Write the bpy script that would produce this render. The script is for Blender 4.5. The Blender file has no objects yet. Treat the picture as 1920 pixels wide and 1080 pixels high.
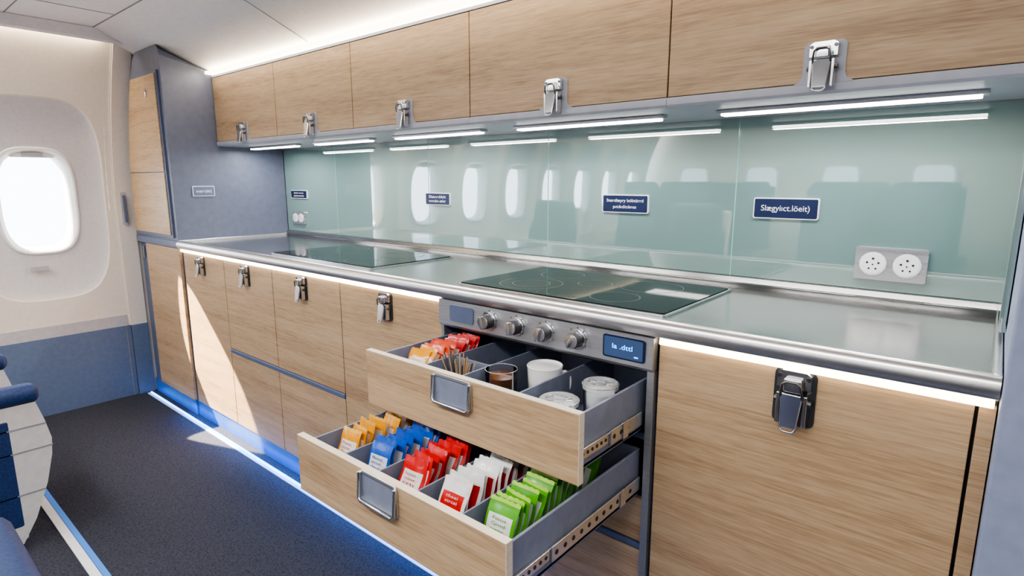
import bpy, bmesh, random
from math import *
from mathutils import Vector, Matrix, Euler
random.seed(7)
scene=bpy.context.scene
COL=scene.collection
try:
    scene.view_settings.view_transform='AgX'
    scene.view_settings.look='AgX - Medium High Contrast'
except Exception as ex: print(ex)

# ------------------------------------------------------------------ materials
def srgb(r,g,b):
    f=lambda c:(c/255/12.92) if c/255<=.04045 else ((c/255+.055)/1.055)**2.4
    return (f(r),f(g),f(b),1)
def mat(name,col,rough=.5,metal=0,emis=None,es=0,ior=None,coat=0,trans=0,alpha=1):
    m=bpy.data.materials.new(name);m.use_nodes=True
    b=m.node_tree.nodes['Principled BSDF']
    b.inputs['Base Color'].default_value=col
    b.inputs['Roughness'].default_value=rough
    b.inputs['Metallic'].default_value=metal
    if ior: b.inputs['IOR'].default_value=ior
    if coat:
        b.inputs['Coat Weight'].default_value=coat; b.inputs['Coat Roughness'].default_value=.03
    if trans: b.inputs['Transmission Weight'].default_value=trans
    if emis:
        b.inputs['Emission Color'].default_value=emis; b.inputs['Emission Strength'].default_value=es
    b.inputs['Alpha'].default_value=alpha
    return m
def nodes(m): return m.node_tree.nodes,m.node_tree.links,m.node_tree.nodes['Principled BSDF']
def noise_col(m,scale,stops,mapping=(1,1,1),detail=5,bump=0,rough=None,dist=0):
    N,L,b=nodes(m)
    tc=N.new('ShaderNodeTexCoord');mp=N.new('ShaderNodeMapping');mp.inputs['Scale'].default_value=mapping
    no=N.new('ShaderNodeTexNoise');no.inputs['Scale'].default_value=scale;no.inputs['Detail'].default_value=detail
    no.inputs['Distortion'].default_value=dist
    L.new(tc.outputs['Object'],mp.inputs[0]);L.new(mp.outputs[0],no.inputs['Vector'])
    cr=N.new('ShaderNodeValToRGB');L.new(no.outputs['Fac'],cr.inputs[0])
    e=cr.color_ramp.elements
    e[0].position,e[0].color=stops[0];e[1].position,e[1].color=stops[-1]
    for s in stops[1:-1]:
        q=e.new(s[0]);q.color=s[1]
    L.new(cr.outputs[0],b.inputs['Base Color'])
    if bump:
        bp=N.new('ShaderNodeBump');bp.inputs['Strength'].default_value=bump;bp.inputs['Distance'].default_value=.002
        L.new(no.outputs['Fac'],bp.inputs['Height']);L.new(bp.outputs[0],b.inputs['Normal'])
    if rough:
        mr=N.new('ShaderNodeMapRange');mr.inputs['To Min'].default_value=rough[0];mr.inputs['To Max'].default_value=rough[1]
        L.new(no.outputs['Fac'],mr.inputs['Value']);L.new(mr.outputs[0],b.inputs['Roughness'])
    return m

def wood_mat(name,gain=1.0):
    m=mat(name,(.5,.35,.2,1),.45)
    N,L,b=nodes(m)
    tc=N.new('ShaderNodeTexCoord')
    def nz(sc,scale,detail,dist=0):
        mp=N.new('ShaderNodeMapping');mp.inputs['Scale'].default_value=sc
        no=N.new('ShaderNodeTexNoise');no.inputs['Scale'].default_value=scale;no.inputs['Detail'].default_value=detail
        no.inputs['Distortion'].default_value=dist
        L.new(tc.outputs['Object'],mp.inputs[0]);L.new(mp.outputs[0],no.inputs['Vector']);return no
    a=nz((1.4,6,20),1.0,6,.3); c=nz((7,60,280),1.0,3); d=nz((20,90,170),1.0,2)
    mx=N.new('ShaderNodeMath');mx.operation='MULTIPLY';mx.inputs[1].default_value=.40;L.new(a.outputs['Fac'],mx.inputs[0])
    m2=N.new('ShaderNodeMath');m2.operation='MULTIPLY_ADD';m2.inputs[1].default_value=.38;L.new(c.outputs['Fac'],m2.inputs[0]);L.new(mx.outputs[0],m2.inputs[2])
    m3=N.new('ShaderNodeMath');m3.operation='MULTIPLY_ADD';m3.inputs[1].default_value=.22;L.new(d.outputs['Fac'],m3.inputs[0]);L.new(m2.outputs[0],m3.inputs[2])
    cr=N.new('ShaderNodeValToRGB');L.new(m3.outputs[0],cr.inputs[0])
    e=cr.color_ramp.elements
    g=gain
    e[0].position=.34;e[0].color=(.30*g,.188*g,.102*g,1)
    e[1].position=.65;e[1].color=(.57*g,.412*g,.258*g,1)
    q=e.new(.49);q.color=(.455*g,.312*g,.184*g,1)
    L.new(cr.outputs[0],b.inputs['Base Color'])
    bp=N.new('ShaderNodeBump');bp.inputs['Strength'].default_value=.12;bp.inputs['Distance'].default_value=.001
    L.new(m3.outputs[0],bp.inputs['Height']);L.new(bp.outputs[0],b.inputs['Normal'])
    return m
WOOD=wood_mat('oak_veneer')
WOODEDGE=noise_col(mat('oak_edge_band',(.75,.66,.54,1),.5),8,[(.3,(.68,.58,.45,1)),(.7,(.78,.69,.56,1))],(2,2,20))
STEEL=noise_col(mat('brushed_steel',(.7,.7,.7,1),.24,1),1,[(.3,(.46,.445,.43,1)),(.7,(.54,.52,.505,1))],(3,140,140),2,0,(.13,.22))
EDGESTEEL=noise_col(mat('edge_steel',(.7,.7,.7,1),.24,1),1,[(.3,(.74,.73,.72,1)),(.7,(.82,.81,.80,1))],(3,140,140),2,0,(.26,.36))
STEELP=noise_col(mat('satin_steel_panel',(.5,.5,.52,1),.35,.85),1,[(.3,(.50,.51,.53,1)),(.7,(.58,.59,.61,1))],(5,150,150),2,0,(.34,.42))
PLATE=noise_col(mat('socket_plate_metal',(.6,.6,.62,1),.30,.85),1,[(.3,(.56,.56,.58,1)),(.7,(.64,.64,.66,1))],(5,150,150),2,0,(.24,.32))
CHROME=noise_col(mat('polished_chrome',(.75,.75,.77,1),.15,1),6,[(.3,(.72,.72,.73,1)),(.7,(.80,.80,.81,1))],rough=(.12,.22))
DKMETAL=noise_col(mat('dark_metal',(.12,.12,.13,1),.35,.9),8,[(.3,(.1,.1,.11,1)),(.7,(.16,.16,.17,1))])
BLUEGREY=noise_col(mat('bluegrey_laminate',srgb(118,124,142),.45),30,[(.3,srgb(96,101,119)),(.7,srgb(104,109,127))],bump=.03)
ENDPANELLIT=noise_col(mat('bluegrey_laminate_lit',srgb(150,160,185),.45),30,[(.3,srgb(140,150,176)),(.7,srgb(150,160,186))],bump=.03)  # lighter copy of the blue-grey laminate, stronger light put into its colour
BLUEFRAME=noise_col(mat('blue_frame_paint',srgb(98,110,138),.4),30,[(.3,srgb(90,101,128)),(.7,srgb(98,109,136))])
TRAY=noise_col(mat('grey_tray_plastic',srgb(112,122,146),.5),40,[(.3,srgb(116,123,142)),(.7,srgb(126,133,152))])
RAILPAINT=noise_col(mat('light_rail_paint',srgb(160,166,182),.4),20,[(.3,srgb(156,159,170)),(.7,srgb(166,169,180))])
CREAM=noise_col(mat('cream_sidewall',srgb(236,230,222),.55),60,[(.3,srgb(222,212,200)),(.7,srgb(228,219,207))],bump=.03)
CREAM2=noise_col(mat('recess_grey_cream',srgb(222,219,217),.55),60,[(.3,srgb(202,198,199)),(.7,srgb(210,206,207))],bump=.03)
WHITE=noise_col(mat('ceiling_white',srgb(238,236,234),.5),40,[(.3,srgb(224,222,222)),(.7,srgb(232,230,230))],bump=.02)
GREYBAND=noise_col(mat('grey_band',srgb(176,174,176),.5),40,[(.3,srgb(172,170,172)),(.7,srgb(182,180,182))])
DADO=noise_col(mat('dado_blue',srgb(92,112,142),.5),40,[(.3,srgb(90,106,132)),(.7,srgb(99,115,141))],bump=.05)
KICK=noise_col(mat('toe_kick_blue_glow',srgb(60,100,165),.4),20,[(.3,srgb(52,92,160)),(.7,srgb(62,104,172))])  # blue glow of the floor LED is put into this base colour
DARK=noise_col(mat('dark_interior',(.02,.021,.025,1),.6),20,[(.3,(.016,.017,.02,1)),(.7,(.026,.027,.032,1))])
NAVY=noise_col(mat('navy_label',srgb(24,42,84),.35),20,[(.3,srgb(16,28,62)),(.7,srgb(20,34,72))])
NAVYFAB=noise_col(mat('navy_leather',srgb(24,46,88),.55),120,[(.3,srgb(18,36,74)),(.7,srgb(32,56,104))],bump=.2)
SEATCREAM=noise_col(mat('seat_shell_plastic',srgb(206,202,196),.45),40,[(.3,srgb(196,191,184)),(.7,srgb(206,201,194))])
OFFWHITE=noise_col(mat('white_plastic',srgb(236,236,236),.35),20,[(.3,srgb(228,228,228)),(.7,srgb(236,236,236))])
TXT=noise_col(mat('white_print',srgb(235,238,245),.5),20,[(.3,srgb(230,234,240)),(.7,srgb(240,242,248))])
CERAMIC=noise_col(mat('white_ceramic',srgb(240,239,236),.15,coat=.5),10,[(.3,srgb(236,235,232)),(.7,srgb(243,242,240))])
HOBGLASS=noise_col(mat('black_hob_glass',(.012,.018,.017,1),.02,ior=1.20),6,[(.3,(.004,.007,.007,1)),(.7,(.005,.009,.009,1))])
HOBRING=noise_col(mat('hob_ring_print',(.12,.13,.13,1),.3,ior=1.2),20,[(.3,(.06,.065,.065,1)),(.7,(.08,.085,.085,1))])
SPLASH=noise_col(mat('seafoam_back_painted_glass',srgb(142,172,166),.02,ior=3.0),2,[(.3,srgb(116,143,138)),(.7,srgb(122,149,144))])
SPLASHEDGE=noise_col(mat('glass_edge',srgb(120,190,180),.1),30,[(.3,srgb(120,178,168)),(.7,srgb(135,190,180))])
def emit(name,col,s):
    m=mat(name,col,.5,emis=col,es=s)
    N,L,b=nodes(m)
    no=N.new('ShaderNodeTexNoise');no.inputs['Scale'].default_value=3
    mr=N.new('ShaderNodeMapRange');mr.inputs['To Min'].default_value=s*.95;mr.inputs['To Max'].default_value=s*1.05
    L.new(no.outputs['Fac'],mr.inputs['Value']);L.new(mr.outputs[0],b.inputs['Emission Strength'])
    return m
LEDW=emit('led_warm_white',(1,.84,.62,1),9)
LEDC=emit('led_cool_white',(1,.98,.94,1),8)
LEDTOP=emit('led_top_warm',(1,.88,.70,1),7)
LEDBLUE=emit('led_blue_floor',(.06,.32,1,1),10)
STRIPW=emit('floor_strip_pale',(.35,.55,1,1),.5)
DISP=emit('display_lcd',srgb(60,84,124),.08)
DISPTXT=emit('display_digits',(.08,.38,1,1),4)
FILLGLOW=emit('fill_panel_glow',(1,.98,.96,1),4)  # glow of the added fill panels overhead

CARPET=mat('charcoal_carpet',(.03,.03,.035,1),.95)
N,L,b=nodes(CARPET)
b.inputs['Specular IOR Level'].default_value=.15
tc=N.new('ShaderNodeTexCoord');vo=N.new('ShaderNodeTexVoronoi');vo.inputs['Scale'].default_value=230
no=N.new('ShaderNodeTexNoise');no.inputs['Scale'].default_value=110;no.inputs['Detail'].default_value=4
L.new(tc.outputs['Object'],vo.inputs['Vector']);L.new(tc.outputs['Object'],no.inputs['Vector'])
mx=N.new('ShaderNodeMath');mx.operation='MULTIPLY_ADD';mx.inputs[1].default_value=.8;L.new(vo.outputs['Distance'],mx.inputs[0]);L.new(no.outputs['Fac'],mx.inputs[2])
cr=N.new('ShaderNodeValToRGB');cr.color_ramp.elements[0].position=.45;cr.color_ramp.elements[0].color=(.015,.017,.024,1)
cr.color_ramp.elements[1].position=1.0;cr.color_ramp.elements[1].color=(.056,.060,.078,1)
L.new(mx.outputs[0],cr.inputs[0]);L.new(cr.outputs[0],b.inputs['Base Color'])
bp=N.new('ShaderNodeBump');bp.inputs['Strength'].default_value=.6;bp.inputs['Distance'].default_value=.004
L.new(mx.outputs[0],bp.inputs['Height']);L.new(bp.outputs[0],b.inputs['Normal'])

def clear_mat(name,tint,mixf):
    m=bpy.data.materials.new(name);m.use_nodes=True
    nt=m.node_tree;nt.nodes.clear()
    o=nt.nodes.new('ShaderNodeOutputMaterial');t=nt.nodes.new('ShaderNodeBsdfTransparent');g=nt.nodes.new('ShaderNodeBsdfGlossy')
    t.inputs[0].default_value=tint;g.inputs['Roughness'].default_value=.03
    lw=nt.nodes.new('ShaderNodeLayerWeight');lw.inputs[0].default_value=mixf
    mxs=nt.nodes.new('ShaderNodeMixShader')
    nt.links.new(lw.outputs['Fresnel'],mxs.inputs[0]);nt.links.new(t.outputs[0],mxs.inputs[1]);nt.links.new(g.outputs[0],mxs.inputs[2]);nt.links.new(mxs.outputs[0],o.inputs[0])
    return m
PANE=clear_mat('window_acrylic',(.97,.98,1,1),.1)
CUPGLASS=clear_mat('clear_cup_plastic',(.95,.96,.97,1),.22)
def frosted(name,a):
    m=bpy.data.materials.new(name);m.use_nodes=True
    nt=m.node_tree;b=nt.nodes['Principled BSDF'];b.inputs['Base Color'].default_value=(.80,.82,.84,1);b.inputs['Roughness'].default_value=.2
    no=nt.nodes.new('ShaderNodeTexNoise');no.inputs['Scale'].default_value=60
    mr=nt.nodes.new('ShaderNodeMapRange');mr.inputs['To Min'].default_value=a-.08;mr.inputs['To Max'].default_value=a+.08
    nt.links.new(no.outputs['Fac'],mr.inputs['Value']);nt.links.new(mr.outputs[0],b.inputs['Alpha'])
    return m
LIDP=frosted('frosted_lid_plastic',.38)
TEA=noise_col(mat('dark_tea',(.10,.035,.01,1),.08,coat=.5),10,[(.3,(.13,.045,.010,1)),(.7,(.19,.065,.014,1))])

# ------------------------------------------------------------------ helpers
class G:
    def __init__(s,name):
        s.e=bpy.data.objects.new(name,None);s.e.empty_display_size=.05;COL.objects.link(s.e);s.ch=[]
GROUPS=[]
def group(name):
    g=G(name);GROUPS.append(g);return g
def add(o,g):
    COL.objects.link(o)
    if g is not None: g.ch.append(o)
    return o
def mk(name,bm,mats,g=None,smooth=False,angle=None,wn=False):
    me=bpy.data.meshes.new(name);bmesh.ops.recalc_face_normals(bm,faces=bm.faces)
    if smooth:
        for f in bm.faces:f.smooth=True
        if angle:
            for e in bm.edges:
                if len(e.link_faces)==2 and e.calc_face_angle(0)>radians(angle): e.smooth=False
    bm.to_mesh(me);bm.free()
    for m in (mats if isinstance(mats,(list,tuple)) else [mats]): me.materials.append(m)
    o=add(bpy.data.objects.new(name,me),g)
    if wn:
        md=o.modifiers.new('weighted_normals','WEIGHTED_NORMAL');md.keep_sharp=True;md.weight=100
    return o
def bevel_all(bm,w,seg=2):
    bmesh.ops.bevel(bm,geom=bm.edges[:]+bm.verts[:],offset=w,segments=seg,profile=.5,affect='EDGES')
def box(name,x0,x1,y0,y1,z0,z1,m,g=None,bev=0,seg=2,M=None):
    bm=bmesh.new();bmesh.ops.create_cube(bm,size=1)
    for v in bm.verts: v.co=Vector(((x0+x1)/2+v.co.x*(x1-x0),(y0+y1)/2+v.co.y*(y1-y0),(z0+z1)/2+v.co.z*(z1-z0)))
    if bev: bevel_all(bm,min(bev,.45*min(x1-x0,y1-y0,z1-z0)),seg)
    if M is not None: bm.transform(M)
    return mk(name,bm,m,g,smooth=bev>0,angle=60,wn=bev>0)
def rrect(w,h,r,n=6):
    pts=[]
    for cx,cy,a0 in ((w/2-r,h/2-r,0),(-w/2+r,h/2-r,90),(-w/2+r,-h/2+r,180),(w/2-r,-h/2+r,270)):
        for i in range(n+1):
            t=radians(a0+90*i/n);pts.append((cx+r*cos(t),cy+r*sin(t)))
    return pts
def mapax(ax,u,v,w):
    return {'y':(u,w,v),'x':(w,u,v),'z':(u,v,w)}[ax]
def prism(name,poly,ax,a,b,m,g=None,bev=0,M=None,hole=None,smooth=False):
    """poly in plane perpendicular to ax: y->(x,z) x->(y,z) z->(x,y)"""
    bm=bmesh.new()
    if hole is None:
        A=[bm.verts.new(mapax(ax,u,v,a)) for u,v in poly];B=[bm.verts.new(mapax(ax,u,v,b)) for u,v in poly]
        bm.faces.new(A);bm.faces.new(B[::-1])
        n=len(poly)
        for i in range(n): bm.faces.new((A[i],B[i],B[(i+1)%n],A[(i+1)%n]))
    else:
        n=len(poly)
        R=[[bm.verts.new(mapax(ax,u,v,w)) for u,v in P] for P,w in ((poly,a),(poly,b),(hole,b),(hole,a))]
        for k in range(4):
            P,Q=R[k],R[(k+1)%4]
            for i in range(n): bm.faces.new((P[i],Q[i],Q[(i+1)%n],P[(i+1)%n]))
    if bev:
        bmesh.ops.bevel(bm,geom=[e for e in bm.edges if len(e.link_faces)==2 and e.calc_face_angle(0)>radians(50)],offset=bev,segments=2,profile=.5,affect='EDGES')
    if M is not None: bm.transform(M)
    return mk(name,bm,m,g,smooth=True,angle=32,wn=True)
def off(poly,dx,dz): return [(u+dx,v+dz) for u,v in poly]
def cyl(name,c,r,h,ax,m,g=None,seg=32,r2=None,bev=0,M=None):
    bm=bmesh.new();bmesh.ops.create_cone(bm,cap_ends=True,segments=seg,radius1=r,radius2=r if r2 is None else r2,depth=h)
    if bev: bmesh.ops.bevel(bm,geom=[e for e in bm.edges if e.calc_face_angle(0)>radians(50)],offset=bev,segments=2,affect='EDGES')
    R={'z':Matrix(),'y':Matrix.Rotation(radians(90),4,'X'),'x':Matrix.Rotation(radians(90),4,'Y')}[ax]
    bm.transform(Matrix.Translation(c)@R)
    if M is not None: bm.transform(M)
    return mk(name,bm,m,g,smooth=True,angle=35,wn=True)
def lathe(name,prof,c,m,g=None,seg=48):
    bm=bmesh.new();rings=[]
    for r,z in prof:
        if r<1e-5: rings.append([bm.verts.new((c[0],c[1],c[2]+z))])
        else: rings.append([bm.verts.new((c[0]+r*cos(2*pi*i/seg),c[1]+r*sin(2*pi*i/seg),c[2]+z)) for i in range(seg)])
    for A,B in zip(rings,rings[1:]):
        for i in range(seg):
            j=(i+1)%seg
            if len(A)==1 and len(B)==1: continue
            if len(A)==1: bm.faces.new((A[0],B[i],B[j]))
            elif len(B)==1: bm.faces.new((A[i],A[j],B[0]))
            else: bm.faces.new((A[i],A[j],B[j],B[i]))
    return mk(name,bm,m,g,smooth=True,angle=50)
def tube(name,pts,r,m,g=None,cyc=False,M=None,seg=8):
    bm=bmesh.new();P=[Vector(p) for p in pts];n=len(P);rings=[]
    for i,p in enumerate(P):
        a=P[(i-1)%n] if (cyc or i>0) else p; c=P[(i+1)%n] if (cyc or i<n-1) else p
        t=(c-a).normalized()
        if i==0: nrm=t.orthogonal().normalized()
        else: nrm=(nrm-t*nrm.dot(t)).normalized()
        bn=t.cross(nrm)
        rings.append([bm.verts.new(p+nrm*r*cos(2*pi*k/seg)+bn*r*sin(2*pi*k/seg)) for k in range(seg)])
    for i in range(n-1):
        A,B=rings[i],rings[(i+1)%n]
        for k in range(seg): bm.faces.new((A[k],A[(k+1)%seg],B[(k+1)%seg],B[k]))
    bm.faces.new(rings[0][::-1]);bm.faces.new(rings[-1])
    if M is not None: bm.transform(M)
    return mk(name,bm,m,g,smooth=True,angle=60)
TEXTS=[]
def text(name,body,loc,w,h,rot,m,g=None,mat4=None):
    c=bpy.data.curves.new(name,'FONT');c.body=body;c.align_x='CENTER';c.align_y='CENTER';c.size=1;c.extrude=0
    c.materials.append(m)
    o=bpy.data.objects.new(name,c);add(o,g)
    TEXTS.append((o,loc,w,h,rot,mat4));return o
def catmull(P,n=5):
    P=[Vector(p) for p in P];out=[]
    for i in range(len(P)-1):
        p0=P[max(i-1,0)];p1=P[i];p2=P[i+1];p3=P[min(i+2,len(P)-1)]
        for k in range(n):
            t=k/n;out.append(.5*((2*p1)+(p2-p0)*t+(2*p0-5*p1+4*p2-p3)*t*t+(3*p1-p0-3*p2+p3)*t**3))
    out.append(P[-1]);return out

# ------------------------------------------------------------------ dimensions
XL=-3.98; XR=.035; YD=1.21; YG=1.83; ZC=.98; HC=2.06
def wx(z): return XL+ (0 if z<1.1 else .30*((z-1.1)/.96)**2)

# ------------------------------------------------------------------ room shell
box('floor',-4.15,2.6,-4.2,1.95,-.05,0,CARPET)
prism('ceiling',[(-4.2,HC),(1.0,HC),(1.20,1.984),(1.455,1.878),(1.95,1.878),(1.95,2.2),(-4.2,2.2)],'x',-4.15,2.6,WHITE)
g=group('trim_ceiling')
SEAM=noise_col(mat('seam_shadow_gap',(.25,.25,.26,1),.7),20,[(.3,(.22,.22,.23,1)),(.7,(.28,.28,.29,1))])
for i,xx in enumerate((-3.25,-2.35,-1.2,.2)):
    box('seam_cross_%d'%i,xx-.0025,xx+.0025,-4,.995,HC-.0015,HC+.002,SEAM,g)
box('seam_long',-3.6,2.5,.655,.66,HC-.0015,HC+.002,SEAM,g)
box('seam_fold',-3.6,2.5,.998,1.003,HC-.002,HC+.002,SEAM,g)
for xx in (-2.35,-.9):
    prism('seam_slope',[(1.0,HC-.001),(1.2,1.983),(1.455,1.877),(1.455,1.880),(1.2,1.986),(1.0,HC+.002)],'x',xx-.0025,xx+.0025,SEAM,g)
prism('cove_lip',[(-3.655,2.015),(-3.635,2.005),(-3.61,2.012),(-3.585,2.058),(-3.655,2.058)],'y',-4.19,1.18,WHITE,g,.002)
box('wall_back',-4.15,2.6,1.85,1.95,-.05,HC,BLUEGREY)
box('wall_front',-4.15,2.6,-4.3,-4.2,-.05,HC+.1,CREAM)
box('wall_right',2.6,2.7,-4.3,1.95,-.05,HC+.1,CREAM)

# window sidewall
WY=[.76-.64*i for i in range(8)]
CZ=1.19;HB=CZ-.50;HT=HC-CZ
bm=bmesh.new()
def sup(a,b,n,c,s): return (abs(c/a)**n+abs(s/b)**n)**(-1/n)
angs=sorted(set([2*pi*i/80 for i in range(80)]+[atan2(HT,.32),pi-atan2(HT,.32),pi+atan2(HB,.32),2*pi-atan2(HB,.32)]))
for wy in WY:
    rings=[]
    def ring(fn,depth):
        r=[]
        for t in angs:
            c,s=cos(t),sin(t);k=fn(c,s)
            y=wy+k*c;z=CZ+k*s
            r.append(bm.verts.new((wx(z)-depth,y,z)))
        rings.append(r)
    frect=lambda c,s:min(.32/max(abs(c),1e-9),(HT if s>0 else HB)/max(abs(s),1e-9))
    frec=lambda c,s:sup(.305,.54,3.6,c,s)
    for k in (0,.25,.5,.75,1): ring(lambda c,s,k=k:frect(c,s)*(1-k)+frec(c,s)*k,0)
    ring(lambda c,s:sup(.298,.533,3.6,c,s),.010)
    ring(lambda c,s:sup(.278,.508,3.5,c,s),.026)
    ring(lambda c,s:sup(.23,.40,3.4,c,s),.034)
    ring(lambda c,s:sup(.182,.290,3.3,c,s),.038)
    ring(lambda c,s:sup(.176,.284,3.3,c,s),.026)
    ring(lambda c,s:sup(.168,.276,3.3,c,s),.026)
    ring(lambda c,s:sup(.152,.260,3.3,c,s),.044)
    ring(lambda c,s:sup(.144,.252,3.3,c,s),.09)
    ring(lambda c,s:sup(.144,.252,3.3,c,s),.13)
    for k,(A,B) in enumerate(zip(rings,rings[1:])):
        for i in range(len(angs)):
            j=(i+1)%len(angs);f=bm.faces.new((A[i],A[j],B[j],B[i]));f.material_index=1 if 5<=k<=7 else (2 if k>=8 else 0)
zs=[.0+(HC)*i/24 for i in range(25)]
A=[bm.verts.new((wx(z),1.08,z)) for z in zs];B=[bm.verts.new((wx(z),1.95,z)) for z in zs]
for i in range(24): bm.faces.new((A[i],A[i+1],B[i+1],B[i]))
mk('wall_left',bm,[CREAM,CREAM2,OFFWHITE],None,True,35)
g=group('baseboard_left')
box('dado_panel',-4.06,-3.972,-4.2,1.199,0,.44,DADO,g)
prism('dado_band',[(-4.06,.44),(-3.972,.44),(-3.976,.505),(-4.06,.505)],'y',-4.2,1.10,GREYBAND,g)
box('dado_seam',-3.9725,-3.9705,1.085,1.089,0,.44,SEAM,g)
for i,wy in enumerate(WY):
    g=group('window_%d'%(i+1))
    pts=[(wy+sup(.146,.254,3.3,cos(2*pi*k/64),sin(2*pi*k/64))*cos(2*pi*k/64),CZ+sup(.146,.254,3.3,cos(2*pi*k/64),sin(2*pi*k/64))*sin(2*pi*k/64)) for k in range(64)]
    prism('pane',pts,'x',-4.095,-4.09,PANE,g)
    prism('shade_handle',off(rrect(.09,.014,.006),wy,1.440),'x',-4.0,-3.978,GREYBAND,g)
    prism('shade_lip',off(rrect(.20,.030,.014),wy,1.440),'x',-4.03,-3.988,OFFWHITE,g)
box('sidewall_placard',-3.984,-3.976,.68,.76,.815,.845,GREYBAND,None,.002)
g=group('trim_pillar')
bm=bmesh.new()
zz=[i*HC/30 for i in range(31)]
for (ya,yb,dx) in ((1.105,1.112,.004),(1.112,1.199,.014)):
    A=[bm.verts.new((wx(z)+dx,ya,z)) for z in zz];B=[bm.verts.new((wx(z)+dx,yb,z)) for z in zz]
    C=[bm.verts.new((wx(z)-.01,ya,z)) for z in zz]
    for i in range(30):
        bm.faces.new((A[i],A[i+1],B[i+1],B[i]));bm.faces.new((A[i],C[i],C[i+1],A[i+1]))
mk('pillar_strip',bm,CREAM,g,True,30)
prism('grip_recess',off(rrect(.030,.20,.014),1.150,1.14),'x',-3.985,-3.958,GREYBAND,g,.003)
prism('grip_bar',off(rrect(.012,.16,.006),1.150,1.14),'x',-3.962,-3.945,BLUEFRAME,g,.002)
box('dado_pillar',-3.975,-3.960,1.112,1.199,0,.44,DADO,g)
g=group('cove_light')
box('diffuser',-3.70,-3.66,-4.1,1.18,2.045,2.058,LEDTOP,g,.004)
l=bpy.data.lights.new('cove_lamp','AREA');l.shape='RECTANGLE';l.size=.03;l.size_y=4.6;l.energy=13;l.color=(1,.84,.62)
lo=bpy.data.objects.new('lamp',l);lo.location=(-3.675,-1.15,2.038);lo.rotation_euler=(0,radians(20),0);add(lo,g)

g=group('window_front')
FP=emit('daylight_pane',(.75,.88,1,1),1.2)
for k in range(7):
    xx=-3.3+k*.9
    prism('frame_%d'%k,off(rrect(.44,.46,.10),xx,1.28),'y',-4.2,-4.17,OFFWHITE,g)
    prism('pane_%d'%k,off(rrect(.36,.38,.08),xx,1.28),'y',-4.17,-4.165,FP,g)

# ------------------------------------------------------------------ latches
def latch(g,x,y,z,s=1.0,plate=True):
    M=Matrix.Translation((x,y,z))@Matrix.Scale(s,4)
    if plate: prism('latch_plate',rrect(.070,.104,.012),'y',-.003,0,DKMETAL,g,.001,M=M)
    prism('latch_keeper',[(-.028,.020),(.028,.020),(.028,.046),(.020,.051),(-.020,.051),(-.028,.046)],'y',-.014,-.003,CHROME,g,.002,M=M)
    box('latch_hook',-.015,.015,-.026,-.012,.014,.040,CHROME,g,.004,3,M=M)
    for sx in (-1,1):
        box('latch_cheek',sx*.022-.0035,sx*.022+.0035,-.024,-.003,-.046,.012,CHROME,g,.002,M=M)
        cyl('latch_pin',(sx*.027,-.012,-.004),.006,.007,'x',DKMETAL,g,16,M=M)
        cyl('latch_screw',(sx*.024,-.0145,.041),.004,.002,'y',DKMETAL,g,12,M=M)
    bm=bmesh.new();bmesh.ops.create_cube(bm,size=1)
    for v in bm.verts:
        w=.019 if v.co.z>0 else .014
        v.co=Vector((v.co.x*2*w,-.022+v.co.y*.007-(.010 if v.co.z<0 else 0),-.018+v.co.z*.060))
    bevel_all(bm,.002);bm.transform(M);mk('latch_lever',bm,CHROME,g,True,60,True)
    pts=[(-.017,-.02,-.004),(-.0175,-.028,.014),(-.015,-.030,.030),(-.008,-.030,.035),(.008,-.030,.035),(.015,-.030,.030),(.0175,-.028,.014),(.017,-.02,-.004)]
    tube('latch_bail',pts,.0022,DKMETAL,g,M=M)
    pts=[(-.012,-.032,-.040),(-.013,-.034,-.050),(-.008,-.035,-.055),(.008,-.035,-.055),(.013,-.034,-.050),(.012,-.032,-.040)]
    tube('latch_pull',pts,.002,CHROME,g,M=M)

# ------------------------------------------------------------------ lower cabinets
def door(g,name,x0,x1,z0,z1,gap=.0025):
    box(name,x0+gap,x1-gap,YD,YD+.02,z0,z1,WOOD,g,.0015)
g=group('lower_cabinet')
S=[-3.318,-2.84,-2.376,-1.865,-1.303]
ZT=.928;ZB=.089;ZS=.475
box('carcass',-3.335,-1.303,YD+.021,1.828,ZB,.938,DARK,g)
door(g,'door_1',S[0],S[1],ZB,ZT)
for i in (1,2):
    door(g,'door_%d_upper'%(i+1),S[i],S[i+1],ZS+.012,ZT)
    door(g,'door_%d_lower'%(i+1),S[i],S[i+1],ZB,ZS-.012)
box('grip_rail',S[1]+.002,S[3]-.002,YD-.004,YD+.012,ZS-.010,ZS+.010,BLUEFRAME,g,.004,3)
door(g,'door_4',S[3],S[4],ZB,ZT)
for x in (-3.085,-2.61,-2.125,-1.585): latch(g,x,YD,.875,.95)
box('led_strip',-3.33,-1.308,1.201,1.2095,.929,.943,LEDW,g,.002)
g=group('lower_cabinet')
box('carcass',-.572,.034,YD+.021,1.828,ZB,.938,DARK,g)
door(g,'door',-.572,.008,ZB,ZT)
box('filler_strip',.011,.034,YD+.001,YD+.02,ZB,ZT,WOOD,g,.001)
latch(g,-.274,YD,.872,1.12)
box('led_strip',-.568,.03,1.201,1.2095,.929,.943,LEDW,g,.002)
box('toe_kick',-3.336,.034,1.215,1.25,0,.088,KICK,None,.002)
g=group('floor_strip_light')
box('pale_strip',-3.93,.3,1.146,1.160,0,.004,STRIPW,g)
box('blue_led',-3.93,.3,1.163,1.170,0,.008,LEDBLUE,g)
l=bpy.data.lights.new('blue_lamp','AREA');l.shape='RECTANGLE';l.size=3.5;l.size_y=.02;l.energy=8.5;l.color=(.04,.28,1)
lo=bpy.data.objects.new('lamp',l);lo.location=(-1.65,1.19,.075);lo.rotation_euler=(radians(-35),0,0);add(lo,g)
g=group('floor_marking_strip')
box('white_strip',-3.9,.3,.405,.432,0,.004,OFFWHITE,g)
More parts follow.
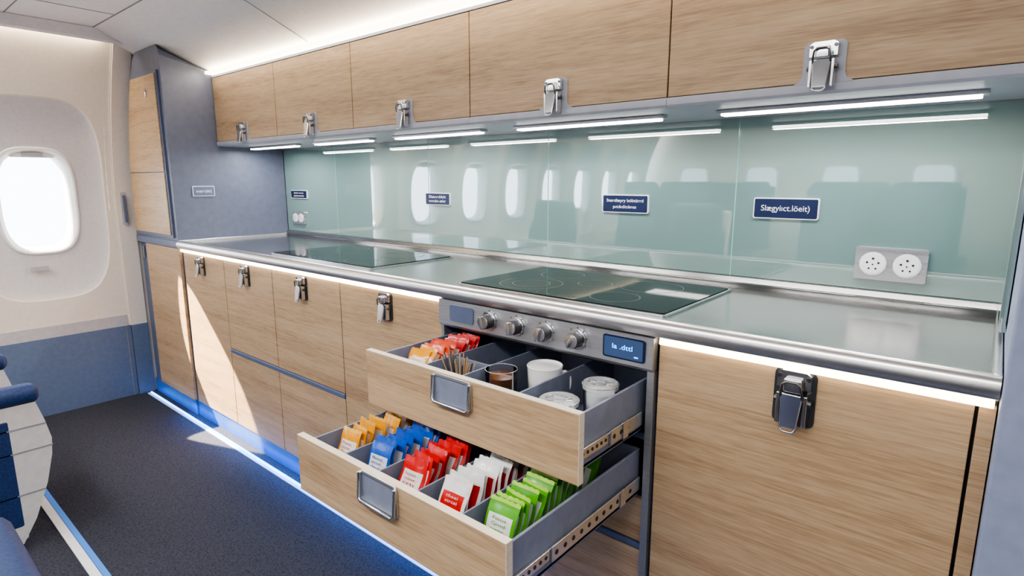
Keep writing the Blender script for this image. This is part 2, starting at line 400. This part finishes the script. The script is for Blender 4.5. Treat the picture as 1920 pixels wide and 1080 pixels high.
box('blue_strip',-3.9,.3,.434,.452,0,.004,emit('aisle_blue',(.05,.2,.6,1),.3),g)

# ------------------------------------------------------------------ countertop
g=group('countertop')
prof=[(1.222,.944),(1.222,.981),(1.25,.978),(1.60,.978),(1.775,.978),(1.80,.981),(1.815,.990),(1.820,1.004),(1.829,1.006),(1.829,.944)]
prism('steel_top',prof,'x',-3.338,.034,STEEL,g)
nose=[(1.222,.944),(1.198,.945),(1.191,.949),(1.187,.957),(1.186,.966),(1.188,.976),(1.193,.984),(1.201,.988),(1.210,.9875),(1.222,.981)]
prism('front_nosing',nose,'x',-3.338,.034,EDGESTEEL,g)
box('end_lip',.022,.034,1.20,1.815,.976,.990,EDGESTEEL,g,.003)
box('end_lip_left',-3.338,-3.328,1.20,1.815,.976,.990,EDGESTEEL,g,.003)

def hob(x0,x1,y0,y1,rings):
    g=group('induction_hob')
    prism('steel_frame',off(rrect(x1-x0+.018,y1-y0+.018,.012),(x0+x1)/2,(y0+y1)/2),'z',.9785,.9835,CHROME,g,.001)
    prism('glass',off(rrect(x1-x0,y1-y0,.008),(x0+x1)/2,(y0+y1)/2),'z',.980,.9855,HOBGLASS,g,.001)
    for cx,cy,r in rings:
        P=[(cx+r*cos(2*pi*i/64),cy+r*sin(2*pi*i/64)) for i in range(64)]
        Q=[(cx+(r-.0025)*cos(2*pi*i/64),cy+(r-.0025)*sin(2*pi*i/64)) for i in range(64)]
        prism('zone_ring',P,'z',.9855,.9857,HOBRING,g,hole=Q)
    for i in range(4): box('touch_mark_%d'%i,(x0+x1)/2-.06+i*.04,(x0+x1)/2-.05+i*.04,y0+.02,y0+.023,.9855,.9857,HOBRING,g)
hob(-1.29,-.594,1.275,1.712,[(-1.12,1.60,.075),(-1.10,1.40,.10),(-.94,1.52,.055),(-.78,1.58,.095),(-.79,1.38,.07),(-1.10,1.40,.06)])
hob(-2.49,-1.77,1.285,1.70,[(-2.32,1.59,.075),(-2.30,1.39,.09),(-1.95,1.58,.095),(-1.96,1.38,.07)])

# ------------------------------------------------------------------ splashback
g=group('glass_splashback')
sx=[-3.338,-2.80,-2.047,-1.357,-.635,.033]
for i in range(5):
    box('glass_panel_%d'%(i+1),sx[i]+.0015,sx[i+1]-.0015,YG,YG+.010,1.0065,1.492,SPLASH,g,.001)
for i in range(1,5):
    box('glass_edge_%d'%i,sx[i]-.0014,sx[i]+.0014,YG+.0002,YG+.012,1.0065,1.492,SPLASHEDGE,g)
box('glass_side_panel',.0225,.034,1.46,1.828,1.007,1.486,SPLASH,None,.001)

# ------------------------------------------------------------------ signs
def sign_y(x0,x1,z0,z1,lines):
    g=group('sign_plate')
    w,h=x1-x0,z1-z0;cx,cz=(x0+x1)/2,(z0+z1)/2
    yb=YG-.0005
    prism('rim',off(rrect(w,h,.006),cx,cz),'y',yb-.007,yb,OFFWHITE,g,.001)
    prism('face',off(rrect(w-.007,h-.007,.004),cx,cz),'y',yb-.0085,yb-.006,NAVY,g)
    n=len(lines)
    for i,(s,fw) in enumerate(lines):
        lz=cz+(n-1-2*i)*h*.17
        text('lettering_%d'%i,s,(cx,yb-.0092,lz),w*fw,h*(.36 if n==1 else .22),(radians(90),0,0),TXT,g)
sign_y(-3.265,-3.09,1.20,1.248,[('Snlærçitat',.6),('ıæbitıoritæ',.62)])
sign_y(-2.062,-1.90,1.192,1.248,[('Slænrdıbit',.7),('nmdıt-ælır',.7)])
sign_y(-1.106,-.925,1.190,1.254,[('Stærdlæyry btlötörrd',.80),('pıtıłıditılınsı',.5)])
sign_y(-.576,-.395,1.190,1.252,[('Slægyiıct.löeit)',.74)])
g=group('sign_plate')
prism('rim',off(rrect(.115,.056,.006),1.352,1.247),'x',-3.3375,-3.332,OFFWHITE,g,.001)
prism('face',off(rrect(.107,.048,.004),1.352,1.247),'x',-3.333,-3.3305,BLUEFRAME,g)
text('lettering','snærrçbit{',(-3.330,1.352,1.247),.08,.02,(radians(90),0,radians(90)),TXT,g)

# ------------------------------------------------------------------ sockets
def socket(x0,x1,z0,z1,y=YG-.0005):
    g=group('power_socket')
    w,h=x1-x0,z1-z0;cx,cz=(x0+x1)/2,(z0+z1)/2
    prism('faceplate',off(rrect(w,h,.006),cx,cz),'y',y-.012,y,PLATE,g,.0015)
    for k in (-1,1):
        c=cx+k*w*.235;r=h*.36
        cyl('outlet_rim',(c,y-.0135,cz),r,.004,'y',OFFWHITE,g,40,bev=.001)
        cyl('outlet_face',(c,y-.0158,cz),r*.86,.002,'y',OFFWHITE,g,40)
        for a,b,rr in ((0,.45,.10),(-.42,.1,.09),(.42,.1,.09),(-.25,-.4,.08),(.25,-.4,.08),(0,-.05,.06)):
            cyl('pin_hole',(c+a*r,y-.0170,cz+b*r),rr*r,.001,'y',DARK,g,12)
socket(-.2925,-.128,1.036,1.124)
socket(-3.26,-3.125,1.050,1.122)

# ------------------------------------------------------------------ upper cabinets
YU=1.449;ZU0=1.490;ZU1=1.845
U=[-3.336,-2.685,-2.07,-1.405,-.695,.033]
g=group('upper_cabinet')
box('carcass',U[0],U[5],YU+.021,1.828,ZU0+.004,1.872,BLUEGREY,g)
for i in range(5):
    box('door_%d'%(i+1),U[i]+.002,U[i+1]-.002,YU,YU+.02,ZU0+.024,ZU1,WOOD,g,.0015)
    prism('bottom_rail_%d'%(i+1),[(YU-.004,ZU0+.004),(YU+.001,ZU0-.002),(YU+.020,ZU0-.002),(YU+.020,ZU0+.022),(YU-.002,ZU0+.022),(YU-.004,ZU0+.018)],'x',U[i]+.0005,U[i+1]-.0005,RAILPAINT,g)
    c=(U[i]+U[i+1])/2
    prism('latch_backer_%d'%(i+1),[(c-.062,ZU0+.020),(c-.046,ZU0+.030),(c-.042,ZU0+.042),(c-.042,ZU0+.100),(c-.034,ZU0+.108),(c+.034,ZU0+.108),(c+.042,ZU0+.100),(c+.042,ZU0+.042),(c+.046,ZU0+.030),(c+.062,ZU0+.020)],'y',YU-.0035,YU,RAILPAINT,g)
    latch(g,c,YU-.004,ZU0+.055,.98,False)
box('underside',U[0],U[5],YU+.02,1.828,ZU0-.002,ZU0+.003,RAILPAINT,g)
box('top_trim',U[0],U[5],YU-.002,YU+.02,ZU1+.002,1.858,RAILPAINT,g)
g=group('cabinet_top_light')
box('led_channel',U[0],U[5],YU-.035,YU+.02,1.861,1.877,LEDTOP,g,.003)
l=bpy.data.lights.new('top_lamp','AREA');l.shape='RECTANGLE';l.size=3.3;l.size_y=.03;l.energy=6;l.color=(1,.90,.76)
lo=bpy.data.objects.new('lamp',l);lo.location=(-1.65,YU-.045,1.866);lo.rotation_euler=(radians(-35),0,0);add(lo,g)
for i in range(5):
    a=U[i]+.09;b_=U[i+1]-.09
    g=group('under_cabinet_light')
    box('housing',a-.012,b_+.012,1.582,1.622,1.478,1.488,PLATE,g,.002)
    box('diffuser',a,b_,1.586,1.618,1.472,1.479,LEDC,g,.002)
    l=bpy.data.lights.new('under_cabinet_lamp','AREA');l.shape='RECTANGLE';l.size=b_-a;l.size_y=.03;l.energy=3.6;l.color=(.98,.99,1)
    lo=bpy.data.objects.new('lamp',l);lo.location=((a+b_)/2,1.602,1.468);add(lo,g)

# ------------------------------------------------------------------ tall cabinet by the sidewall
g=group('tall_cabinet')
zt=[ZC-.03]+[1.0+i*.10 for i in range(10)]
left=[(wx(z)+.016,z) for z in zt]+[(wx(1.94)+.03,1.95),(wx(1.96)+.07,1.982)]
bm=bmesh.new()
pr=[(-3.34,.95),(-3.34,1.93),(-3.352,1.96),(-3.375,1.982)]+left[::-1]
def topz(y,z): 
    lim=1.984-(y-1.2)*.4157 if y<1.455 else 1.878
    return min(z,lim-.002)
A=[bm.verts.new((x,1.20,topz(1.2,z))) for x,z in pr]
B=[bm.verts.new((x,1.455,topz(1.455,z))) for x,z in pr]
C=[bm.verts.new((x,1.829,topz(1.82,z))) for x,z in pr]
n=len(pr)
bm.faces.new(A);bm.faces.new(C[::-1])
for P,Q in ((A,B),(B,C)):
    for i in range(n): bm.faces.new((P[i],Q[i],Q[(i+1)%n],P[(i+1)%n]))
mk('upper_body',bm,BLUEGREY,g,True,25)
def wedge(name,z0,z1,x_in,inset,y0,y1,m):
    zz=[z0+(z1-z0)*i/8 for i in range(9)]
    P=[(wx(z)+inset,z) for z in zz]+[(x_in,z1),(x_in,z0)]
    prism(name,P,'y',y0,y1,m,g,.001)
wedge('door_frame',1.0,1.86,-3.375,.045,1.190,1.1995,BLUEFRAME)
wedge('door_upper',1.350,1.845,-3.392,.062,1.184,1.1895,WOOD)
wedge('door_lower',1.015,1.345,-3.392,.062,1.184,1.1895,WOOD)
cyl('lock_knob',(-3.52,1.180,1.77),.010,.010,'y',CHROME,g,20,bev=.002)
box('lock_tab',-3.526,-3.514,1.176,1.184,1.735,1.765,CHROME,g,.002)
box('lower_body',-3.958,-3.3405,1.215,1.829,0,.945,BLUEFRAME,g,.002)
box('ledge',-3.958,-3.342,1.192,1.829,.945,.985,BLUEFRAME,g,.006,3)
box('kick',-3.955,-3.3405,1.2065,1.2155,0,.086,KICK,g,.001)
box('lower_door',-3.83,-3.3405,YD-.012,YD+.004,ZB,.944,WOOD,g,.0015)
box('small_handle',-3.905,-3.893,1.203,1.214,.85,.92,CHROME,g,.003)

box('galley_end_panel',.036,.115,1.17,1.849,0,1.485,ENDPANELLIT,None,.006,3)
box('galley_end_panel',.036,.115,1.50,1.849,1.486,1.876,ENDPANELLIT,None,.002)

# ------------------------------------------------------------------ stove unit with drawers
X0,X1=-1.300,-.576
g=group('stove_unit')
box('side_left',X0,X0+.010,1.215,1.82,.088,.94,BLUEFRAME,g)
box('side_right',X1-.010,X1,1.215,1.82,.088,.94,BLUEFRAME,g)
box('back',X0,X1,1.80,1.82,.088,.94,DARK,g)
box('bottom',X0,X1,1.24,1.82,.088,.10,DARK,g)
box('post_left',X0,X0+.012,1.200,1.215,.088,.865,STEELP,g,.001)
box('post_right',X1-.018,X1,1.200,1.215,.088,.865,STEELP,g,.001)
prism('control_panel',[(1.192,.943),(1.190,.868),(1.197,.860),(1.221,.860),(1.221,.943)],'x',X0,X1,STEELP,g,.001)
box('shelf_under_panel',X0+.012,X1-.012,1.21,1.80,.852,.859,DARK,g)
yp=1.190
prism('blank_key',off(rrect(.098,.050,.008),-1.20,.907),'y',yp-.002,yp+.002,BLUEFRAME,g,.001)
for i,x in enumerate((-1.088,-.987,-.887,-.786)):
    z=.905
    cyl('knob_skirt_%d'%i,(x,yp-.003,z),.0265,.006,'y',CHROME,g,40,bev=.001)
    cyl('knob_body_%d'%i,(x,yp-.016,z),.0215,.024,'y',DKMETAL,g,40,r2=.0195,bev=.002)
    cyl('knob_cap_%d'%i,(x,yp-.0285,z),.0185,.003,'y',CHROME,g,40)
    box('knob_grip_%d'%i,x-.0045,x+.0045,yp-.038,yp-.028,z-.018,z+.018,CHROME,g,.002,M=Matrix.Translation((x,0,z))@Matrix.Rotation(radians(15*(i-1)),4,'Y')@Matrix.Translation((-x,0,-z)))
    for k in range(7):
        a=radians(210-40*k);box('tick_%d_%d'%(i,k),x+.030*cos(a)-.0006,x+.030*cos(a)+.0006,yp-.0005,yp+.001,z+.030*sin(a)-.0015,z+.030*sin(a)+.0015,DARK,g)
prism('display_bezel',off(rrect(.112,.056,.006),-.652,.907),'y',yp-.003,yp+.002,NAVY,g,.001)
prism('display_glass',off(rrect(.104,.048,.004),-.652,.907),'y',yp-.004,yp-.002,DISP,g)
text('display_text','la .dttl',(-.654,yp-.0046,.909),.054,.012,(radians(90),0,0),DISPTXT,g)
box('display_key',-.622,-.612,yp-.0045,yp-.003,.889,.892,DISPTXT,g)
box('front_3',X0+.014,X1-.020,1.212,1.230,.405,.520,WOOD,g,.0015)
box('rail_a',X0+.012,X1-.018,1.208,1.23,.385,.400,BLUEFRAME,g,.003)
box('front_4',X0+.014,X1-.020,1.212,1.230,.092,.380,WOOD,g,.0015)
box('cross_rail',X0+.012,X1-.018,1.225,1.24,.672,.688,BLUEFRAME,g,.002)
for z in (.742,.575):
    for xs,sg in ((X1-.0145,1),(X0+.0145,-1)):
        box('fixed_runner',xs-.004,xs+.004,1.215,1.78,z-.020,z+.020,CHROME,g,.001)

def drawer(yf,zb,zt,hz,rz,depth,divs,cross,hdx=0,xa=-1.292,xb=-.592):
    g=group('drawer')
    box('front_panel',xa,xb,yf,yf+.018,zb,zt-.0015,WOOD,g,.001)
    box('front_edge_top',xa,xb,yf,yf+.018,zt-.0015,zt,WOODEDGE,g)
    box('front_edge_side',xb,xb+.0012,yf,yf+.018,zb,zt,WOODEDGE,g)
    xi0,xi1=-1.280,-.610
    y0,y1=yf+.018,yf+depth;t=.007;zf=zb+.022;ztop=zt-.016
    box('tray_floor',xi0,xi1,y0,y1,zf-.006,zf,TRAY,g)
    box('tray_front',xi0,xi1,y0,y0+t,zf,ztop,TRAY,g,.001)
    box('tray_back',xi0,xi1,y1-t,y1,zf,ztop,TRAY,g,.001)
    box('tray_left',xi0,xi0+t,y0,y1,zf-.01,ztop,TRAY,g,.002)
    box('tray_right',xi1-t,xi1,y0,y1,zf-.01,ztop,TRAY,g,.002)
    for i,x in enumerate(divs): box('divider_%d'%i,x-.0025,x+.0025,y0+t,y1-t,zf,ztop-.008,TRAY,g,.001)
    for i,(a,b_,y) in enumerate(cross): box('cross_divider_%d'%i,a,b_,y-.0025,y+.0025,zf,ztop-.012,TRAY,g,.001)
    hx=(xa+xb)/2+hdx;w,h=.132,.076
    prism('handle_recess',off(rrect(w-.010,h-.008,.010),hx,hz),'y',yf-.002,yf+.001,TRAY,g,.001)
    O=rrect(w,h,.012);I=rrect(w-.012,h-.012,.007)
    prism('handle_frame',off(O,hx,hz),'y',yf-.006,yf-.001,STEELP,g,.001,hole=off(I,hx,hz))
    P=[(-w/2+.004,yf-.007,h/2-.006),(-w/2+.004,yf-.011,-h/2+.012),(-w/2+.012,yf-.012,-h/2+.004),(w/2-.012,yf-.012,-h/2+.004),(w/2-.004,yf-.011,-h/2+.012),(w/2-.004,yf-.007,h/2-.006)]
    tube('handle_bar',[(hx+p[0],p[1],hz+p[2]) for p in P],.0042,CHROME,g,seg=10)
    for sg,xs in ((1,xi1+.001),(-1,xi0-.001)):
        a,b_=sorted((xs,xs+sg*.006));box('runner_inner',a,b_,yf+.022,yf+.30,rz-.012,rz+.012,CHROME,g,.001)
        a,b_=sorted((xs+sg*.006,xs+sg*.010));box('runner_mid',a,b_,yf+.14,1.199,rz-.017,rz+.017,EDGESTEEL,g,.001)
        if sg>0:
            box('runner_stop',xi1+.010,xi1+.014,1.10,1.125,rz-.021,rz+.021,CHROME,g,.001)
            for k in range(int((.12)/.018)): cyl('runner_hole',(xi1+.0072,yf+.035+k*.018,rz),.0042,.001,'x',DARK,g,12)
            for k in range(int((1.19-yf-.16)/.03)): cyl('runner_slot',(xi1+.0112,yf+.155+k*.03,rz),.0055,.001,'x',DARK,g,14)
    return dict(x0=xi0+t,x1=xi1-t,y0=y0+t,y1=y1-t,zf=zf,zt=ztop)
D1=drawer(.91,.690,.845,.804,.742,.50,(-1.125,-.985,-.800),[(-1.125,-.985,1.09)],-.010)
D2=drawer(.695,.520,.670,.632,.572,.52,(-1.155,-1.022,-.888,-.752),[(-.888,-.752,1.12)],-.014,-1.298,-.600)

# ------------------------------------------------------------------ drawer contents
def sachet_mat(name,c):
    return noise_col(mat(name,c,.30,coat=.3),60,[(.3,tuple(v*.84 for v in c[:3])+(1,)),(.7,c)],bump=.25)
YEL=sachet_mat('sachet_yellow',srgb(236,158,10));BLU=sachet_mat('sachet_blue',srgb(12,84,190));RED=sachet_mat('sachet_red',srgb(208,14,18))
GRN=sachet_mat('sachet_green',srgb(78,164,14));WHT=sachet_mat('sachet_white',srgb(232,231,228));ORG=sachet_mat('sachet_orange',srgb(228,74,16))
def sachets(name,x,ys,zb,w,h,cm,lm,words,tcol,tilt=22,jit=.004,edge=None,lab=(5,9)):
    g=group(name)
    bm=bmesh.new();nu,nv=10,14
    M0=None
    for n,y in enumerate(ys):
        tl=radians(tilt+random.uniform(-6,6));yaw=radians(random.uniform(-8,8));dx=random.uniform(-jit,jit)
        if n==0: tl=radians(tilt+4);yaw=radians(4)
        M=Matrix.Translation((x+dx,y,zb+random.uniform(-.004,.004)))@Matrix.Rotation(yaw,4,'Z')@Matrix.Rotation(-tl,4,'X')
        ph=random.uniform(0,6)
        if n==0:M0=M
        for side in (-1,1):
            vs=[]
            for j in range(nv+1):
                v=j/nv;row=[]
                for i in range(nu+1):
                    u=-1+2*i/nu
                    th=.0040*(1-u**4)*max(0,sin(pi*min(1,max(0,(v-.07)/.86))))**.6
                    wob=.0018*sin(u*4+ph+v*3)+.0016*sin(v*9+ph)
                    zig=.0010*(1 if i%2 else -1) if j in (0,nv) else 0
                    row.append(bm.verts.new(M@Vector((u*w/2,side*th+wob+side*.0003,v*h+zig))))
                vs.append(row)
            for j in range(nv):
                for i in range(nu):
                    f=bm.faces.new((vs[j][i],vs[j][i+1],vs[j+1][i+1],vs[j+1][i]))
                    if side==-1 and lab[0]-3<=j<=lab[1] and 1<=i<=nu-2: f.material_index=1
                    if j in (0,nv-1) or (i in (0,nu-1) and lm is not WHT): f.material_index=2
    mk('sachet_stack',bm,[cm,lm,edge or cm],g,True)
    for k,wd in enumerate(words):
        text('sachet_print_%d'%k,wd,(0,0,0),w*.46,h*.06,(0,0,0),tcol,g,mat4=M0@Matrix.Translation((0,-.0076,h*(.64-.10*k)))@Matrix.Rotation(radians(90),4,'X'))
    return g
zf=D2['zf']
def rng(a,b,n): return [a+(b-a)*i/(n-1) for i in range(n)]
GEDGE=sachet_mat('sachet_green_edge',srgb(170,212,80))
YEDGE=sachet_mat('sachet_yellow_edge',srgb(226,180,80))
sachets('yellow_sachets',-1.222,rng(.765,1.12,13),zf+.030,.072,.108,YEL,WHT,['Fnıne','stıcöt','Tııe'],ORG,22,edge=YEDGE)
sachets('blue_sachets',-1.096,rng(.765,1.12,14),zf+.028,.074,.106,BLU,WHT,['Bıöd','strıek','tbıd'],BLU,22,edge=BLU)
sachets('red_sachets',-.964,rng(.765,.91,8),zf+.032,.074,.106,RED,WHT,['feetce','tehet','crtı'],RED,22,edge=RED)
sachets('white_sachets',-.831,rng(.765,1.07,14),zf+.026,.074,.106,WHT,RED,['tfıeei','strcei'],WHT,22)
sachets('green_sachets',-.699,rng(.765,1.09,15),zf+.026,.074,.108,GRN,WHT,['Fsccıe','Grıtd','ııetc'],GRN,22,edge=GEDGE)
zu=D1['zf']
sachets('yellow_sachets',-1.205,rng(.99,1.01,2),zu+.042,.078,.094,YEL,WHT,['Trıe'],ORG,30)
sachets('orange_sachets',-1.200,rng(1.04,1.09,3),zu+.045,.080,.090,ORG,WHT,['Scrt'],ORG,28)
sachets('red_sachets',-1.200,rng(1.12,1.19,4),zu+.045,.08,.092,RED,WHT,['Tıeec'],RED,26)
STICK=noise_col(mat('birch_stick',srgb(196,160,116),.6),20,[(.3,srgb(180,144,100)),(.7,srgb(206,172,128))])
g=group('stir_sticks')
for i in range(30):
    a=random.uniform(0,2*pi);r=random.uniform(.002,.022);lean=random.uniform(.01,.045)
    bx,by=-1.055+r*cos(a)*.6,1.035+r*sin(a)*.6
    tx,ty=bx+lean*cos(a)*1.2,by+lean*sin(a)
    tube('stick_%d'%i,[(bx,by,zu+.003),(tx,ty,zu+.134+random.uniform(-.020,.012))],.0014,STICK if i%3 else DKMETAL,g,seg=6)
lathe('stick_cup',[(0,0.001),(.027,.001),(.031,.055),(.029,.055),(.025,.004),(0,.004)],(-1.055,1.035,zu),CUPGLASS,g)
g=group('tea_glass')
c=(-.925,1.056,zu+.001)
lathe('glass',[(0,0),(.034,0),(.037,.004),(.042,.114),(.042,.118),(.0395,.118),(.0345,.008),(0,.008)],c,CUPGLASS,g)
lathe('tea',[(0,.009),(.0342,.009),(.0385,.100),(0,.100)],c,TEA,g)
tube('glass_rim',[(c[0]+.041*cos(2*pi*i/40),c[1]+.041*sin(2*pi*i/40),c[2]+.118) for i in range(41)],.0007,PLATE,g)
g=group('coffee_mug')
c=(-.853,1.145,zu+.001)
lathe('body',[(0,0),(.036,0),(.041,.006),(.045,.105),(.046,.117),(.047,.120),(.0455,.122),(.043,.117),(.038,.012),(0,.012)],c,CERAMIC,g)
pts=[(.043,0,.100),(.058,0,.104),(.070,0,.092),(.072,0,.070),(.064,0,.048),(.048,0,.036),(.040,0,.034)]
Mh=Matrix.Translation(c)@Matrix.Rotation(radians(35),4,'Z')
tube('handle',catmull([(p[0]*.85+.003,p[1],p[2]) for p in pts]),.0050,CERAMIC,g,M=Mh,seg=10)
lathe('sugar_fill',[(0,.116),(.0430,.116)],c,OFFWHITE,g)
TUBP=clear_mat('tub_plastic',(.97,.98,.99,1),.12)
def tub(c,r,h):
    g=group('clear_tub')
    lathe('wall',[(0,0),(r*.90,0),(r*.93,.004),(r,h-.006),(r*1.03,h-.004),(r*1.03,h-.001),(r*.97,h-.002),(r*.90,.006),(0,.006)],c,TUBP,g)
    lathe('fill',[(0,.008),(r*.89,.008),(r*.955,h*.82),(0,h*.82)],c,OFFWHITE,g)
    lathe('lid',[(0,h+.002),(r*.30,h+.002),(r*.34,h-.002),(r*.70,h-.002),(r*.76,h+.004),(r*.98,h+.004),(r*1.06,h),(r*1.06,h-.010)],c,LIDP,g)
    for k in range(12):
        a=2*pi*k/12
        tube('lid_rib_%d'%k,[(c[0]+r*.36*cos(a),c[1]+r*.36*sin(a),c[2]+h-.0005),(c[0]+r*.70*cos(a),c[1]+r*.70*sin(a),c[2]+h-.0005)],.0009,PLATE,g,seg=5)
    tube('lid_ring',[(c[0]+r*.74*cos(2*pi*i/48),c[1]+r*.74*sin(2*pi*i/48),c[2]+h+.002) for i in range(49)],.0009,PLATE,g)
    tube('lid_rim',[(c[0]+r*1.06*cos(2*pi*i/48),c[1]+r*1.06*sin(2*pi*i/48),c[2]+h) for i in range(49)],.0013,PLATE,g)
tub((-.680,1.135,zu+.001),.041,.114)
tub((-.722,1.025,zu+.001),.043,.096)

# ------------------------------------------------------------------ seats
def seat(x,y,arm=(True,True),hb=0):
    g=group('passenger_seat')
    T=Matrix.Translation((x,y,0))
    def rb(n,a,b_,c,d,e,f,m,bev=.03,R=None): 
        box(n,a,b_,c,d,e,f,m,g,bev,4,M=T if R is None else T@R)
    rb('seat_cushion',-.23,.23,-.46,.02,.34,.46,NAVYFAB,.045)
    rb('seat_base',-.22,.22,-.44,-.02,.26,.335,SEATCREAM,.02)
    R=Matrix.Translation((0,-.46,.42))@Matrix.Rotation(radians(10),4,'X')@Matrix.Translation((0,.46,-.42))
    rb('backrest',-.22,.22,-.54,-.43,.42,.98+hb,NAVYFAB,.045,R)
    rb('headrest',-.18,.18,-.55,-.42,.95+hb,1.16+hb,NAVYFAB,.045,R)
    rb('back_shell',-.225,.225,-.575,-.535,.38,1.12+hb,NAVYFAB if hb else SEATCREAM,.018,R)
    rb('leg_front',-.20,-.16,-.12,-.07,0,.28,SEATCREAM,.012);rb('leg_rear',-.20,-.16,-.42,-.37,0,.28,SEATCREAM,.012)
    rb('leg_front_2',.16,.20,-.12,-.07,0,.28,SEATCREAM,.012);rb('leg_rear_2',.16,.20,-.42,-.37,0,.28,SEATCREAM,.012)
    for k,sg in enumerate((-1,1)):
        if not arm[k]: continue
        a,b_=sorted((sg*.235,sg*.305))
        rb('armrest_pad',a-.006,b_+.006,-.44,.008,.540,.605,NAVYFAB,.028)
        prof=[(-.44,.08),(-.14,.03),(-.10,.04),(-.055,.12),(-.010,.24),(.014,.34),(.020,.40),(.008,.47),(-.01,.543),(-.44,.543)]
        prism('side_panel',prof,'x',a+.006,b_-.006,SEATCREAM,g,.006,M=T)
        for z in (.46,.375,.22):
            box('panel_groove',a+.004,b_-.004,-.30,.020 if z==.375 else .010 if z>.4 else -.018,z-.002,z+.002,SEAM,g,M=T)
        rb('side_inlay',a+.002,b_-.004+.0,-.40,-.085,.10,.50,NAVYFAB,.012)
seat(-2.80,.395)
seat(-1.68,.185,(False,False))
for r in range(3):
    for x in (-2.9,-2.3,-1.1,-.5,.7,1.3):
        seat(x,-1.25-r*.85,hb=.15)

# ------------------------------------------------------------------ added fill lamps out of view, shaped as ceiling panels
for (xc,yc,sx_,sy_,e) in ((-2.6,-.35,1.6,.30,32),(-.7,-.35,1.6,.30,34),(1.2,-.35,1.6,.3,16),(-1.5,-3.0,3.6,.3,34)):
    g=group('added_fill_light')
    box('frame',xc-sx_/2-.02,xc+sx_/2+.02,yc-sy_/2-.02,yc+sy_/2+.02,HC-.012,HC-.001,OFFWHITE,g,.002)
    box('diffuser',xc-sx_/2,xc+sx_/2,yc-sy_/2,yc+sy_/2,HC-.016,HC-.011,FILLGLOW,g)
    l=bpy.data.lights.new('fill_lamp','AREA');l.shape='RECTANGLE';l.size=sx_;l.size_y=sy_;l.energy=e;l.color=(1,.975,.945)
    lo=bpy.data.objects.new('lamp',l);lo.location=(xc,yc,HC-.02);add(lo,g)

# ------------------------------------------------------------------ sunlight through the first window
d=Vector((1.08,.465,-1.0)).normalized()
l=bpy.data.lights.new('sunbeam','SPOT');l.energy=42000;l.spot_size=radians(8.0);l.spot_blend=.05;l.shadow_soft_size=.03;l.color=(1,.80,.55)
lo=bpy.data.objects.new('sun_lamp',l);lo.location=Vector((-4.05,.76,1.19))-d*5;lo.rotation_euler=d.to_track_quat('-Z','Y').to_euler();COL.objects.link(lo)

w=bpy.data.worlds.new('sky');scene.world=w;w.use_nodes=True
nt=w.node_tree;bg=nt.nodes['Background'];tc=nt.nodes.new('ShaderNodeTexCoord');sp=nt.nodes.new('ShaderNodeSeparateXYZ');cr=nt.nodes.new('ShaderNodeValToRGB')
nt.links.new(tc.outputs['Generated'],sp.inputs[0]);nt.links.new(sp.outputs['Z'],cr.inputs[0]);nt.links.new(cr.outputs[0],bg.inputs[0])
cr.color_ramp.elements[0].position=0;cr.color_ramp.elements[0].color=(.88,.95,1,1)
cr.color_ramp.elements[1].position=.5;cr.color_ramp.elements[1].color=(.40,.64,1,1)
bg.inputs[1].default_value=7

# ------------------------------------------------------------------ finalize text + parenting
bpy.context.view_layer.update()
for o,loc,w_,h_,rot,m4 in TEXTS:
    dx=max(o.dimensions.x,1e-4);dy=max(o.dimensions.y,1e-4)
    S_=Matrix.Diagonal((w_/dx,h_/dy,1,1))
    if m4 is not None: o.matrix_world=m4@S_
    else: o.matrix_world=Matrix.Translation(loc)@Euler(rot).to_matrix().to_4x4()@S_
bpy.context.view_layer.update()
for g in GROUPS:
    pts=[]
    for o in g.ch:
        if o.type=='LIGHT': pts.append(o.matrix_world.translation.copy())
        else: pts+=[o.matrix_world@Vector(c) for c in o.bound_box]
    mn=[min(p[k] for p in pts) for k in range(3)];mxx=[max(p[k] for p in pts) for k in range(3)]
    g.e.location=((mn[0]+mxx[0])/2,(mn[1]+mxx[1])/2,mn[2])
    inv=Matrix.Translation(g.e.location).inverted()
    for o in g.ch:
        mw=o.matrix_world.copy();o.parent=g.e;o.matrix_parent_inverse=inv;o.matrix_basis=mw

cam=bpy.data.cameras.new('camera');cam.sensor_width=36;cam.lens=36*1080/1920;cam.clip_start=.02
co=bpy.data.objects.new('camera',cam);co.location=(0,0,1.30);co.rotation_euler=(radians(90-10.5),0,radians(40.1));COL.objects.link(co)
scene.camera=co
